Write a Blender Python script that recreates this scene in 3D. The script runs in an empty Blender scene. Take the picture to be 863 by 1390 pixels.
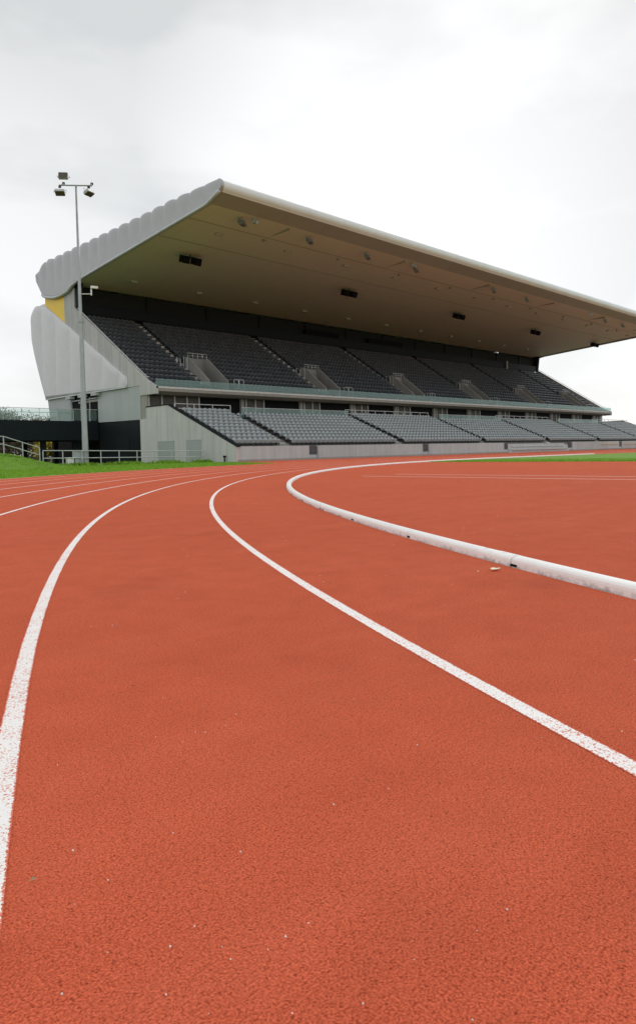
import bpy, math, random
from mathutils import Vector, Matrix
import numpy as np
random.seed(7); RNG = np.random.default_rng(7)
scene = bpy.context.scene
COL = scene.collection
R = math.radians
# ------------------------------------------------------------------ frame of the place
# X runs along the grandstand, Y from the infield towards it; the origin is the centre of the near bend
KR = 37.07          # radius of the kerb
LANE = 1.22
CAM = Vector((-36.41, 14.98, 0.664))
S0, S1 = -4.9, 85.0  # ends of the grandstand

# ------------------------------------------------------------------ materials
def nt(name):
    m = bpy.data.materials.new(name); m.use_nodes = True
    t = m.node_tree; b = t.nodes['Principled BSDF']
    return m, t, b
def N(t, typ, **kw):
    n = t.nodes.new(typ)
    for k, v in kw.items():
        if k.startswith('i_'):
            key = k[2:].replace('_', ' ')
            n.inputs[key].default_value = v
        else: setattr(n, k, v)
    return n
def L(t, a, b): t.links.new(a, b)
def math_n(t, op, a, b=None, c=None, clamp=False):
    n = t.nodes.new('ShaderNodeMath'); n.operation = op; n.use_clamp = clamp
    for i, v in enumerate((a, b, c)):
        if v is None: continue
        if isinstance(v, (int, float)): n.inputs[i].default_value = v
        else: t.links.new(v, n.inputs[i])
    return n.outputs[0]
def mix_rgb(t, f, a, b, bt='MIX'):
    n = t.nodes.new('ShaderNodeMix'); n.data_type = 'RGBA'; n.blend_type = bt
    for i, v in ((0, f), (6, a), (7, b)):
        if isinstance(v, (int, float)): n.inputs[i].default_value = v
        elif isinstance(v, (tuple, list)): n.inputs[i].default_value = (*v[:3], 1)
        else: t.links.new(v, n.inputs[i])
    return n.outputs[2]
def ramp(t, f, lo, hi):
    n = t.nodes.new('ShaderNodeMapRange'); n.inputs[1].default_value = lo; n.inputs[2].default_value = hi
    n.clamp = True
    t.links.new(f, n.inputs[0]); return n.outputs[0]
def noise(t, scale, detail=3, rough=.55, vec=None, out='Fac'):
    n = t.nodes.new('ShaderNodeTexNoise'); n.inputs['Scale'].default_value = scale
    n.inputs['Detail'].default_value = detail; n.inputs['Roughness'].default_value = rough
    if vec is None:
        vec = t.nodes.new('ShaderNodeTexCoord').outputs['Object']
    t.links.new(vec, n.inputs['Vector']); return n.outputs[out]
def scaled(t, sx, sy, sz):
    tc = t.nodes.new('ShaderNodeTexCoord'); m = t.nodes.new('ShaderNodeMapping')
    m.inputs['Scale'].default_value = (sx, sy, sz); t.links.new(tc.outputs['Object'], m.inputs['Vector'])
    return m.outputs[0]
def xyz(t):
    tc = t.nodes.new('ShaderNodeTexCoord'); s = t.nodes.new('ShaderNodeSeparateXYZ')
    t.links.new(tc.outputs['Object'], s.inputs[0]); return s.outputs
def bump(t, b, h, strength, dist):
    n = t.nodes.new('ShaderNodeBump'); n.inputs['Strength'].default_value = strength
    n.inputs['Distance'].default_value = dist
    t.links.new(h, n.inputs['Height']); t.links.new(n.outputs[0], b.inputs['Normal'])

def simple(name, col, rough=.6, metal=0, var=.12, scale=3, spec=.5, bmp=0):
    m, t, b = nt(name)
    f = noise(t, scale, 4)
    lo = tuple(c * (1 - var) for c in col); hi = tuple(min(1, c * (1 + var)) for c in col)
    L(t, mix_rgb(t, ramp(t, f, .3, .7), lo, hi), b.inputs['Base Color'])
    b.inputs['Roughness'].default_value = rough; b.inputs['Metallic'].default_value = metal
    b.inputs['Specular IOR Level'].default_value = spec
    if bmp: bump(t, b, f, .5, bmp)
    return m

def track_color(t):
    """granulated rubber colour and its height"""
    big = noise(t, .35, 4, .6)
    mid = noise(t, 5, 4, .65)
    g1 = noise(t, 260, 2, .6)
    g2 = noise(t, 95, 3, .7)
    c = mix_rgb(t, ramp(t, g1, .33, .68), (.34, .047, .021), (.92, .21, .105))
    c = mix_rgb(t, math_n(t, 'MULTIPLY', ramp(t, g2, .35, .72), .5), c, (.92, .22, .115))
    c = mix_rgb(t, math_n(t, 'MULTIPLY', ramp(t, mid, .35, .75), .20), c, (.34, .056, .026))
    c = mix_rgb(t, math_n(t, 'MULTIPLY', ramp(t, big, .4, .75), .14), c, (.40, .052, .024))
    st = noise(t, 1.0, 4, .6, vec=scaled(t, 1.4, 1.4, 1))
    c = mix_rgb(t, math_n(t, 'MULTIPLY', ramp(t, st, .58, .72), .16), c, (.26, .048, .028))
    # paler scuffed and faded patches, drawn out along the running direction
    wp = noise(t, 1.0, 5, .7, vec=scaled(t, .8, 2.6, 1))
    c = mix_rgb(t, math_n(t, 'MULTIPLY', ramp(t, wp, .50, .74), .12), c, (.86, .27, .16))
    sf = noise(t, 1.0, 5, .75, vec=scaled(t, 3.0, 16, 1))
    c = mix_rgb(t, math_n(t, 'MULTIPLY', ramp(t, sf, .64, .74), .22), c, (.22, .05, .032))
    # stray dark granules
    v = t.nodes.new('ShaderNodeTexVoronoi'); v.inputs['Scale'].default_value = 42
    tc = t.nodes.new('ShaderNodeTexCoord'); t.links.new(tc.outputs['Object'], v.inputs['Vector'])
    d = math_n(t, 'LESS_THAN', v.outputs['Distance'], .10)
    c = mix_rgb(t, math_n(t, 'MULTIPLY', d, .45), c, (.10, .018, .012))
    h = math_n(t, 'ADD', math_n(t, 'MULTIPLY', g1, .8), math_n(t, 'MULTIPLY', g2, 1.0))
    return c, h
def mat_track():
    m, t, b = nt('red_rubber')
    c, h = track_color(t)
    L(t, c, b.inputs['Base Color']); b.inputs['Roughness'].default_value = .85
    b.inputs['Specular IOR Level'].default_value = .03; b.inputs['Diffuse Roughness'].default_value = 1.0
    bump(t, b, h, 1.0, .004)
    return m
def mat_line():
    """worn white paint on granules; UV.x runs 0..1 across the line"""
    m, t, b = nt('worn_white_paint')
    c, h = track_color(t)
    uv = t.nodes.new('ShaderNodeUVMap'); s = t.nodes.new('ShaderNodeSeparateXYZ'); L(t, uv.outputs[0], s.inputs[0])
    e = math_n(t, 'ABSOLUTE', math_n(t, 'SUBTRACT', s.outputs[0], .5))      # 0 centre .5 edge
    n1 = noise(t, 185, 2, .65); n2 = noise(t, 14, 3, .6); n3 = noise(t, 2.2, 3, .6)
    wear = math_n(t, 'ADD', math_n(t, 'ADD', n1, math_n(t, 'MULTIPLY', math_n(t, 'SUBTRACT', n2, .5), .18)), math_n(t, 'MULTIPLY', math_n(t, 'SUBTRACT', n3, .5), .14))
    edge = math_n(t, 'MULTIPLY', ramp(t, e, .40, .5), .30)
    cov = math_n(t, 'SUBTRACT', math_n(t, 'SUBTRACT', 1.0, wear), edge)     # high = painted
    f = ramp(t, cov, .375, .43)
    white = mix_rgb(t, n1, (.80, .79, .77), (.95, .94, .92))
    L(t, mix_rgb(t, f, c, white), b.inputs['Base Color'])
    b.inputs['Roughness'].default_value = .7
    bump(t, b, h, .5, .003)
    return m
def mat_concrete(name, col, axis='Y', panel=1.6, streak=True, off=0.0):
    m, t, b = nt(name)
    x, y, z = xyz(t)
    a = {'X': x, 'Y': y, 'Z': z}[axis]
    n1 = noise(t, .9, 5, .6); n2 = noise(t, 14, 4, .6)
    st = noise(t, 1, 4, .6, vec=scaled(t, 2.2, 2.2, .16))
    pid = math_n(t, 'FLOOR', math_n(t, 'DIVIDE', math_n(t, 'ADD', a, off), panel))
    wn = t.nodes.new('ShaderNodeTexWhiteNoise'); wn.noise_dimensions = '1D'; L(t, pid, wn.inputs['W'])
    v = math_n(t, 'ADD', math_n(t, 'MULTIPLY', ramp(t, n1, .3, .7), .18), math_n(t, 'MULTIPLY', ramp(t, st, .3, .72), .34))
    v = math_n(t, 'ADD', v, math_n(t, 'MULTIPLY', wn.outputs['Value'], .24))
    v = math_n(t, 'ADD', v, math_n(t, 'MULTIPLY', ramp(t, n2, .3, .7), .10))
    c = mix_rgb(t, v, tuple(k * 1.18 for k in col), tuple(k * .66 for k in col))
    fr = math_n(t, 'ABSOLUTE', math_n(t, 'SUBTRACT', math_n(t, 'FRACT', math_n(t, 'DIVIDE', math_n(t, 'ADD', a, off), panel)), .5))
    j = math_n(t, 'GREATER_THAN', fr, .5 - .018 / panel)
    c = mix_rgb(t, math_n(t, 'MULTIPLY', j, .55), c, tuple(k * .3 for k in col))
    L(t, c, b.inputs['Base Color']); b.inputs['Roughness'].default_value = .85
    b.inputs['Specular IOR Level'].default_value = .3
    bump(t, b, n2, .3, .006)
    return m
def mat_panel(name, col, axis, pitch, rough=.45, dark=.6, metal=.0, depth=.35):
    m, t, b = nt(name)
    x, y, z = xyz(t); a = {'X': x, 'Y': y, 'Z': z}[axis]
    fr = math_n(t, 'ABSOLUTE', math_n(t, 'SUBTRACT', math_n(t, 'FRACT', math_n(t, 'DIVIDE', a, pitch)), .5))
    j = math_n(t, 'GREATER_THAN', fr, .5 - .012 / pitch)
    n1 = noise(t, .7, 4)
    pid = math_n(t, 'FLOOR', math_n(t, 'DIVIDE', a, pitch))
    wn = t.nodes.new('ShaderNodeTexWhiteNoise'); wn.noise_dimensions = '1D'; L(t, pid, wn.inputs['W'])
    v = math_n(t, 'ADD', math_n(t, 'MULTIPLY', n1, .6), math_n(t, 'MULTIPLY', wn.outputs['Value'], .4))
    c = mix_rgb(t, v, tuple(k * .9 for k in col), tuple(k * 1.1 for k in col))
    c = mix_rgb(t, math_n(t, 'MULTIPLY', j, depth), c, tuple(k * dark * .5 for k in col))
    L(t, c, b.inputs['Base Color']); b.inputs['Roughness'].default_value = rough; b.inputs['Metallic'].default_value = metal
    return m
def mat_glass(name, tint, refl=.12, rough=.03):
    m = bpy.data.materials.new(name); m.use_nodes = True; t = m.node_tree
    for n in list(t.nodes): t.nodes.remove(n)
    o = N(t, 'ShaderNodeOutputMaterial'); tr = N(t, 'ShaderNodeBsdfTransparent'); gl = N(t, 'ShaderNodeBsdfGlossy')
    tr.inputs[0].default_value = (*tint, 1); gl.inputs['Roughness'].default_value = rough
    gl.inputs['Color'].default_value = (.9, .97, .95, 1)
    df = N(t, 'ShaderNodeBsdfDiffuse'); df.inputs[0].default_value = (.30, .42, .40, 1)
    mx = N(t, 'ShaderNodeMixShader'); mx2 = N(t, 'ShaderNodeMixShader')
    ge = N(t, 'ShaderNodeNewGeometry'); dp = N(t, 'ShaderNodeVectorMath', operation='DOT_PRODUCT')
    L(t, ge.outputs['Incoming'], dp.inputs[0]); L(t, ge.outputs['Normal'], dp.inputs[1])
    # Schlick reflectance of a thin pane, the same from both sides
    f = math_n(t, 'ADD', math_n(t, 'MULTIPLY', math_n(t, 'POWER', math_n(t, 'SUBTRACT', 1.0, math_n(t, 'ABSOLUTE', dp.outputs['Value'])), 5.0), .9), .05, clamp=True)
    mx2.inputs[0].default_value = refl
    L(t, tr.outputs[0], mx2.inputs[1]); L(t, df.outputs[0], mx2.inputs[2])
    L(t, f, mx.inputs[0]); L(t, mx2.outputs[0], mx.inputs[1]); L(t, gl.outputs[0], mx.inputs[2])
    L(t, mx.outputs[0], o.inputs[0])
    return m
def mat_grass(name, a=(.055, .16, .018), b_=(.13, .30, .035)):
    m, t, b = nt(name)
    n1 = noise(t, .5, 4); n2 = noise(t, 9, 4, .7); n3 = noise(t, 60, 2, .7)
    v = math_n(t, 'ADD', math_n(t, 'MULTIPLY', ramp(t, n1, .3, .7), .35), math_n(t, 'ADD', math_n(t, 'MULTIPLY', ramp(t, n2, .3, .7), .35), math_n(t, 'MULTIPLY', ramp(t, n3, .3, .7), .3)))
    c = mix_rgb(t, v, a, b_)
    br = noise(t, 1.7, 4, .7)
    c = mix_rgb(t, math_n(t, 'MULTIPLY', ramp(t, br, .6, .75), .5), c, (.16, .14, .045))
    L(t, c, b.inputs['Base Color']); b.inputs['Roughness'].default_value = .8
    b.inputs['Specular IOR Level'].default_value = .2
    bump(t, b, n3, .6, .03)
    return m
def mat_ground():
    """green verge inside the stadium, dull worn ground everywhere beyond it"""
    m = mat_grass('grass_ground', (.12, .26, .022), (.21, .39, .04)); t = m.node_tree; b = t.nodes['Principled BSDF']
    src = b.inputs['Base Color'].links[0].from_socket
    x, y, z = xyz(t)
    far = math_n(t, 'MAXIMUM', ramp(t, x, -6, -3), math_n(t, 'MAXIMUM', ramp(t, y, 84, 90), ramp(t, x, -75, -85)))
    n = noise(t, .6, 5, .6)
    dull = mix_rgb(t, n, (.085, .10, .05), (.16, .16, .10))
    L(t, mix_rgb(t, far, src, dull), b.inputs['Base Color'])
    return m
def mat_kerb():
    m, t, b = nt('scuffed_white_kerb')
    x, y, z = xyz(t)
    n1 = noise(t, 22, 4, .7); n2 = noise(t, 3, 4, .6); n3 = noise(t, 90, 3, .7)
    low = math_n(t, 'SUBTRACT', 1.0, ramp(t, z, .0, .045))
    f = ramp(t, math_n(t, 'ADD', math_n(t, 'MULTIPLY', n1, .8), math_n(t, 'MULTIPLY', low, .42)), .62, .84)
    f2 = math_n(t, 'MULTIPLY', f, ramp(t, n2, .35, .6))
    c = mix_rgb(t, n2, (.80, .80, .78), (.92, .92, .90))
    c = mix_rgb(t, math_n(t, 'MULTIPLY', f2, .8), c, (.13, .12, .11))
    sc = noise(t, 1, 3, .6, vec=scaled(t, 9, 9, 160))
    c = mix_rgb(t, math_n(t, 'MULTIPLY', ramp(t, sc, .62, .7), .35), c, (.3, .29, .28))
    c = mix_rgb(t, math_n(t, 'MULTIPLY', ramp(t, n3, .62, .7), .25), c, (.35, .2, .16))
    L(t, c, b.inputs['Base Color']); b.inputs['Roughness'].default_value = .5
    return m
def mat_soffit():
    m, t, b = nt('soffit_panels')
    x, y, z = xyz(t)
    jx = math_n(t, 'GREATER_THAN', math_n(t, 'ABSOLUTE', math_n(t, 'SUBTRACT', math_n(t, 'FRACT', math_n(t, 'DIVIDE', x, 1.9)), .5)), .492)
    n1 = noise(t, .35, 4); n2 = noise(t, 1, 4, .6, vec=scaled(t, 3, .25, 1))
    c = mix_rgb(t, math_n(t, 'ADD', math_n(t, 'MULTIPLY', n1, .5), math_n(t, 'MULTIPLY', n2, .5)), (.68, .655, .63), (.77, .745, .715))
    c = mix_rgb(t, math_n(t, 'MULTIPLY', jx, .18), c, (.06, .05, .045))
    L(t, c, b.inputs['Base Color']); b.inputs['Roughness'].default_value = .5
    return m
M = dict(
    track=mat_track(), line=mat_line(), kerb=mat_kerb(), soffit=mat_soffit(),
    conc=mat_concrete('board_marked_concrete', (.58, .57, .58), 'Y', 1.55),
    concx=mat_concrete('wall_concrete', (.50, .56, .555), 'X', 4.6),
    par=mat_concrete('parapet_concrete', (.52, .51, .515), 'Y', 1.25),
    vom=mat_concrete('vomitory_concrete', (.31, .31, .30), 'X', 4.6),
    slab=mat_concrete('slab_concrete', (.36, .345, .315), 'X', 7.6),
    slabtop=simple('pale_slab_edge', (.62, .62, .60), .6),
    step2=simple('lower_tread', (.27, .265, .25), .85, var=.25, scale=5),
    step=simple('pale_step', (.48, .47, .45), .8, var=.3, scale=6),
    tread=simple('terrace_concrete_shaded', (.05, .05, .052), .85, var=.25, scale=5),  # under-roof shade of the upper tier is put into this concrete colour
    grass=mat_ground(),
    infield=mat_grass('infield_grass', (.12, .25, .022), (.20, .37, .035)),
    endskin=simple('roof_end_skin_shaded', (.40, .405, .415), .36, .35, var=.04, scale=1.2),  # silver cladding again, darkened to stand for shade on the leaning end
    silver=simple('silver_cladding', (.60, .60, .61), .34, .25, var=.03, scale=1.2),
    roofskin=simple('roof_skin', (.76, .79, .81), .35, .0, var=.05, scale=.6),
    fascia=simple('fascia_skin', (.36, .34, .32), .38, .0, var=.05, scale=.6),
    trim=simple('silver_trim', (.50, .52, .53), .35, .3),
    cladpale=mat_panel('pale_panel', (.42, .45, .46), 'Y', 1.2),
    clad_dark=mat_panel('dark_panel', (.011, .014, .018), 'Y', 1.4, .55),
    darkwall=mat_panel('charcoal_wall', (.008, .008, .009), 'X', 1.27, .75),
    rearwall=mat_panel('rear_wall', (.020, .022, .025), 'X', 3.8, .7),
    bridge=simple('bridge_steel', (.012, .017, .023), .6, .0),
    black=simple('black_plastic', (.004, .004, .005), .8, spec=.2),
    yellow=simple('yellow_panel', (.95, .62, .05), .5, var=.05),
    seat_l=simple('grey_seat', (.34, .38, .395), .42, var=.12, scale=1.7),
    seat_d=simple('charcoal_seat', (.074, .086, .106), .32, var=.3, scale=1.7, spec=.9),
    bracket=simple('seat_bracket', (.02, .021, .023), .5),
    galv=simple('galvanised_steel', (.50, .52, .53), .4, .5, var=.08, scale=2),
    pole=simple('pole_steel', (.36, .39, .39), .45, .4, var=.12, scale=1.5),
    rail=simple('pale_rail', (.62, .64, .64), .4, .3),
    mull=simple('pale_mullion', (.55, .55, .53), .5),
    frame=simple('brown_blind', (.085, .075, .062), .6, var=.2),
    winglass=simple('dark_glazing', (.03, .03, .028), .12, var=.2),
    glass=mat_glass('teal_glass', (.70, .86, .83), .17),
    glass_clear=mat_glass('clear_glass', (.88, .94, .93), .10),
    lens=simple('lamp_lens', (.55, .52, .45), .3),
    lampbody=simple('lamp_body', (.48, .49, .48), .4, .3),
    white=simple('white_paint', (.78, .78, .76), .5),
    cabinet=simple('grey_cabinet', (.36, .39, .40), .5),
    louvre=mat_panel('louvre_panel', (.42, .45, .47), 'Z', .14, .5, .5, .1, .5),
    gate=simple('gate_mesh', (.13, .14, .15), .5),
    yrail=simple('yellow_rail', (.60, .45, .12), .5),
    leaf=simple('dry_leaf', (.88, .76, .52), .7),
    fleck=simple('paint_fleck', (.82, .82, .78), .7),
    dust=simple('clipping', (.30, .27, .16), .8),
    flood=simple('flood_body', (.20, .21, .20), .45, .5),
    blade=simple('grass_blade', (.23, .42, .04), .7, var=.5, scale=5, spec=.2),
    bark=simple('bark', (.10, .08, .06), .9, var=.3),
    leaf_a=simple('foliage_brown', (.17, .15, .10), .8, var=.5, scale=.8, spec=.2),
    leaf_b=simple('foliage_green', (.13, .15, .09), .8, var=.5, scale=.8, spec=.2),
    leaf_c=simple('foliage_yellow', (.50, .42, .07), .8, var=.4, scale=.8, spec=.2),
    hedge=simple('hedge_twigs', (.17, .13, .085), .9, var=.5, scale=1.2, spec=.1),
)

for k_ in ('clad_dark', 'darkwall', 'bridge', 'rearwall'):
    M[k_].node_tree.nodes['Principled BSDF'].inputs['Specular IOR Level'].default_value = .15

# ------------------------------------------------------------------ mesh helpers
class MB:
    def __init__(s): s.v = []; s.f = []; s.mi = []; s.uv = None
    def add(s, verts, faces, mi=0):
        o = len(s.v); s.v += [tuple(p) for p in verts]
        for f in faces: s.f.append(tuple(i + o for i in f)); s.mi.append(mi)
        return s
    def box(s, a, b, mi=0):
        (x0, y0, z0), (x1, y1, z1) = a, b
        vs = [(x0,y0,z0),(x1,y0,z0),(x1,y1,z0),(x0,y1,z0),(x0,y0,z1),(x1,y0,z1),(x1,y1,z1),(x0,y1,z1)]
        return s.add(vs, [(0,3,2,1),(4,5,6,7),(0,1,5,4),(1,2,6,5),(2,3,7,6),(3,0,4,7)], mi)
    def prism_x(s, prof, x0, x1, mi=0, caps=True):
        """profile of (y,z) extruded along x"""
        n = len(prof)
        vs = [(x0, y, z) for y, z in prof] + [(x1, y, z) for y, z in prof]
        fs = [(i, (i+1) % n, (i+1) % n + n, i + n) for i in range(n)]
        if caps: fs += [tuple(range(n))[::-1], tuple(range(n, 2*n))]
        return s.add(vs, fs, mi)
    def tube(s, pts, r, n=8, mi=0, r2=None):
        pts = [Vector(p) for p in pts]; m = len(pts); base = len(s.v)
        for i, p in enumerate(pts):
            d = (pts[min(i+1, m-1)] - pts[max(i-1, 0)]).normalized()
            up = Vector((0,0,1)) if abs(d.z) < .95 else Vector((1,0,0))
            a = d.cross(up).normalized(); b = d.cross(a)
            rr = r if r2 is None else r + (r2 - r) * i / (m - 1)
            for k in range(n):
                q = 2*math.pi*k/n; s.v.append(tuple(p + a*math.cos(q)*rr + b*math.sin(q)*rr))
        for i in range(m-1):
            for k in range(n):
                s.f.append((base+i*n+k, base+i*n+(k+1)%n, base+(i+1)*n+(k+1)%n, base+(i+1)*n+k)); s.mi.append(mi)
        s.f.append(tuple(base+k for k in range(n))[::-1]); s.mi.append(mi)
        s.f.append(tuple(base+(m-1)*n+k for k in range(n))); s.mi.append(mi)
        return s
    def obox(s, c, size, rz=0, rx=0, mi=0):
        mt = Matrix.Translation(c) @ Matrix.Rotation(rz, 4, 'Z') @ Matrix.Rotation(rx, 4, 'X')
        x, y, z = (k/2 for k in size)
        vs = [mt @ Vector(p) for p in [(-x,-y,-z),(x,-y,-z),(x,y,-z),(-x,y,-z),(-x,-y,z),(x,-y,z),(x,y,z),(-x,y,z)]]
        return s.add(vs, [(0,3,2,1),(4,5,6,7),(0,1,5,4),(1,2,6,5),(2,3,7,6),(3,0,4,7)], mi)
    def build(s, name, mats, parent=None, smooth=False, origin=None, bevel=0):
        me = bpy.data.meshes.new(name)
        off = Vector((0,0,0))
        if parent is not None and origin is None: off = Vector(parent['_w'])
        if origin is not None: off = Vector(origin)
        me.from_pydata([(x-off.x, y-off.y, z-off.z) for x, y, z in s.v], [], s.f)
        if not isinstance(mats, (list, tuple)): mats = [mats]
        for m in mats: me.materials.append(m)
        me.polygons.foreach_set('material_index', s.mi)
        if smooth: me.polygons.foreach_set('use_smooth', [True]*len(s.f))
        if s.uv:
            u = me.uv_layers.new(name='UVMap')
            u.data.foreach_set('uv', [c for f in s.f for i in f for c in s.uv[i]])
        me.update()
        o = bpy.data.objects.new(name, me); COL.objects.link(o)
        if parent is not None:
            o.parent = parent
            if origin is not None: o.location = off - Vector(parent['_w'])
            o['_w'] = tuple(off)
        else: o.location = off; o['_w'] = tuple(off)
        if bevel:
            b = o.modifiers.new('bevel', 'BEVEL'); b.width = bevel; b.segments = 2; b.limit_method = 'ANGLE'
        return o
def tag(o, label, cat, group=None):
    o['label'] = label; o['category'] = cat
    if group: o['group'] = group
    return o
def thing(name, loc, label, cat, group=None):
    o = bpy.data.objects.new(name, None); COL.objects.link(o); o.location = loc; o['_w'] = tuple(loc)
    o.empty_display_size = .3
    return tag(o, label, cat, group)
def structure(o): o['kind'] = 'structure'; return o
def stuff(o, label, cat):
    o['kind'] = 'stuff'
    if label: o['label'] = label; o['category'] = cat
    return o
def dup(o, loc=None, parent=None):
    c = o.copy(); COL.objects.link(c)
    if parent is not None: c.parent = parent
    if loc is not None: c.location = loc; c['_w'] = tuple(loc)
    for ch in [k for k in o.children]: dup(ch, None, c)
    return c
def lerp(a, b, f): return a + (b - a) * f

# ------------------------------------------------------------------ ground, track, lines
def bank(x, y):
    k = max(0, -16.0 - x) * .33
    k = min(k, .95)
    f = min(1, max(0, (y - 53.5) / 8)); f = f*f*(3-2*f)
    g = min(1, max(0, (96 - y) / 12)) if y > 84 else 1
    # low swell of the verge itself
    return k * f * g
def ground():
    b = MB()
    xs = [-3000,-900,-300,-120] + [-70 + 2*i for i in range(0, 34)] + [20, 60, 110, 300, 900, 3000]
    ys = [-3000,-900,-300,-100,-50,0,30] + [40 + 2*i for i in range(0, 33)] + [120, 180, 300, 900, 3000]
    for y in ys:
        for x in xs: b.v.append((x, y, -.02 + bank(x, y)))
    n = len(xs)
    for j in range(len(ys)-1):
        for i in range(n-1):
            b.f.append((j*n+i, j*n+i+1, (j+1)*n+i+1, (j+1)*n+i)); b.mi.append(0)
    return structure(b.build('ground', M['grass'], smooth=True))
ground()
RO = KR + 8*LANE + .12
def stadium(r, n=120):
    p = []
    for i in range(n+1):
        a = math.pi/2 + math.pi*i/n; p.append((r*math.cos(a), r*math.sin(a)))
    for i in range(n+1):
        a = -math.pi/2 + math.pi*i/n; p.append((84.39 + r*math.cos(a), r*math.sin(a)))
    return p
b = MB(); p = stadium(RO)
b.add([(x, y, 0) for x, y in p], [tuple(range(len(p)))])
structure(b.build('running_track', M['track']))
# apron between the outer lane and the grandstand wall
b = MB()
b.add([(-9.2, RO*.985, -.004), (0, RO - .3, -.004), (97, RO - .3, -.004), (97, 55.02, -.004), (-5.2, 55.02, -.004), (-5.9, 52.5, -.004), (-7.3, 49.4, -.004)], [tuple(range(7))])
structure(b.build('track_apron', M['track']))
# infield grass
b = MB(); pts = []
for i in range(61):
    a = math.pi/2 + math.pi*i/60; r = KR - .35
    x, y = r*math.cos(a), r*math.sin(a)
    if x > -8.4 - .0*y: pts.append((x, y))
pts2 = [q for q in pts if q[1] > 0]; pts3 = [q for q in pts if q[1] < 0]
pp = pts2 + [(-8.4, 35.75), (-8.6, 30), (-9.4, 20), (-9.6, 0), (-8.4, -35.75)] + pts3
right = []
for i in range(61):
    a = -math.pi/2 + math.pi*i/60; right.append((84.39 + (KR-.35)*math.cos(a), (KR-.35)*math.sin(a)))
pp = pp + right
b.add([(x, y, .004) for x, y in pp], [tuple(range(len(pp)))])
structure(b.build('infield_grass', M['infield']))

def line_mesh(path, w, z):
    """path of points -> ribbon with UV.x across"""
    b = MB(); b.uv = []
    n = len(path)
    for i, (x, y) in enumerate(path):
        x0, y0 = path[max(i-1, 0)]; x1, y1 = path[min(i+1, n-1)]
        d = math.hypot(x1-x0, y1-y0); nx, ny = -(y1-y0)/d, (x1-x0)/d
        b.v.append((x + nx*w/2, y + ny*w/2, z)); b.v.append((x - nx*w/2, y - ny*w/2, z))
        b.uv += [(0, i*.1), (1, i*.1)]
    for i in range(n-1): b.f.append((2*i, 2*i+1, 2*i+3, 2*i+2)); b.mi.append(0)
    return b
for k in range(1, 9):
    r = KR + LANE*k - .025
    path = [(84.39 - i*4.2195, r) for i in range(20)] + [(r*math.cos(math.pi/2 + math.pi*i/260), r*math.sin(math.pi/2 + math.pi*i/260)) for i in range(261)]
    if k == 2:   # this line wanders a centimetre inwards at the near end of the bend
        path = [(x*(1 - d), y*(1 - d)) for x, y, d in ((x, y, .00033*min(1, max(0, (17.4 - y)/1.4)) if x < 0 else 0) for x, y in path)]
    path += [(i*4.2195, -r) for i in range(1, 21)]
    structure(line_mesh(path, .054, .0018).build('lane_line', M['line']))
for x in (-23.05, -21.78):
    structure(line_mesh([(x, 26.9 - (0 if x < -22 else .1) - i*2.0) for i in range(27)], .068, .0018).build('runway_line', M['line']))
# pale inner line on far side of the track apron
structure(line_mesh([(-6 + 4*i, 49.9) for i in range(25)], .05, .001).build('apron_line', M['line']))

# ------------------------------------------------------------------ kerb
def kerb():
    root = thing('track_kerb', (0, KR, 0), 'scuffed white metal kerb rail curving round the inside edge of the red track', 'kerb')
    prof = []
    hw, h = .046, .060
    for k in range(9):
        a = math.pi*k/8
        prof.append((-math.cos(a)*hw, h - .03 + math.sin(a)*.03))
    prof = [(-hw - .004, 0)] + prof + [(hw + .004, 0)]
    seg = 1.42; rc = KR - .052
    a0 = math.atan2(16.97, -32.92)
    def frame(u):
        # u = signed arc length along centreline from the start of the bend (u<0 on the straight)
        if u < 0: return Vector((-u, rc, 0)), Vector((0, 1, 0))
        a = math.pi/2 + u/rc
        return Vector((math.cos(a)*rc, math.sin(a)*rc, 0)), Vector((math.cos(a), math.sin(a), 0))
    u0 = (a0 - math.pi/2)*rc
    def sweep(b, ua, ub, sc, mi=0, n=5):
        base = len(b.v); m = len(prof)
        for i in range(n+1):
            c, nr = frame(lerp(ua, ub, i/n))
            for (x, z) in prof: b.v.append(tuple(c + nr*x*sc + Vector((0,0,z*(1+(sc-1)*.6)))))
        for i in range(n):
            for k in range(m-1):
                b.f.append((base+i*m+k, base+(i+1)*m+k, base+(i+1)*m+k+1, base+i*m+k+1)); b.mi.append(mi)
        for base2, rv in ((base, 1), (base+n*m, 0)):
            f = tuple(base2+k for k in range(m)); b.f.append(f[::-1] if rv else f); b.mi.append(mi)
    k0 = -int((u0 + 14.2)/seg); k1 = int((math.pi*rc*.80 - u0)/seg)
    idx = list(range(k0, k1))[:98]
    for k in idx:
        ua = u0 + k*seg; b = MB()
        sweep(b, ua + .003, ua + seg - .003, 1.0)
        # drainage slot beneath the outer flank
        rnd = random.Random(k)
        c, nr = frame(ua + .03); tg = Vector((-nr.y, nr.x, 0))
        ang = math.atan2(tg.y, tg.x)
        b.obox(c + nr*(hw+.001) + Vector((0,0,.012)), (.04 + .02*rnd.random(), .010, .013), ang, 0, 1)
        if rnd.random() < .7: b.obox(c + nr*(hw+.001) + tg*(.14) + Vector((0,0,.010)), (.04, .008, .012), ang, 0, 1)
        b.build('kerb_section', [M['kerb'], M['black']], root, smooth=False)
    for k in idx:
        if k % 3: continue
        ua = u0 + k*seg; b = MB()
        sweep(b, ua - .19, ua - .004, 1.035, n=2)
        b.build('joint_sleeve', M['kerb'], root)
kerb()

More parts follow.
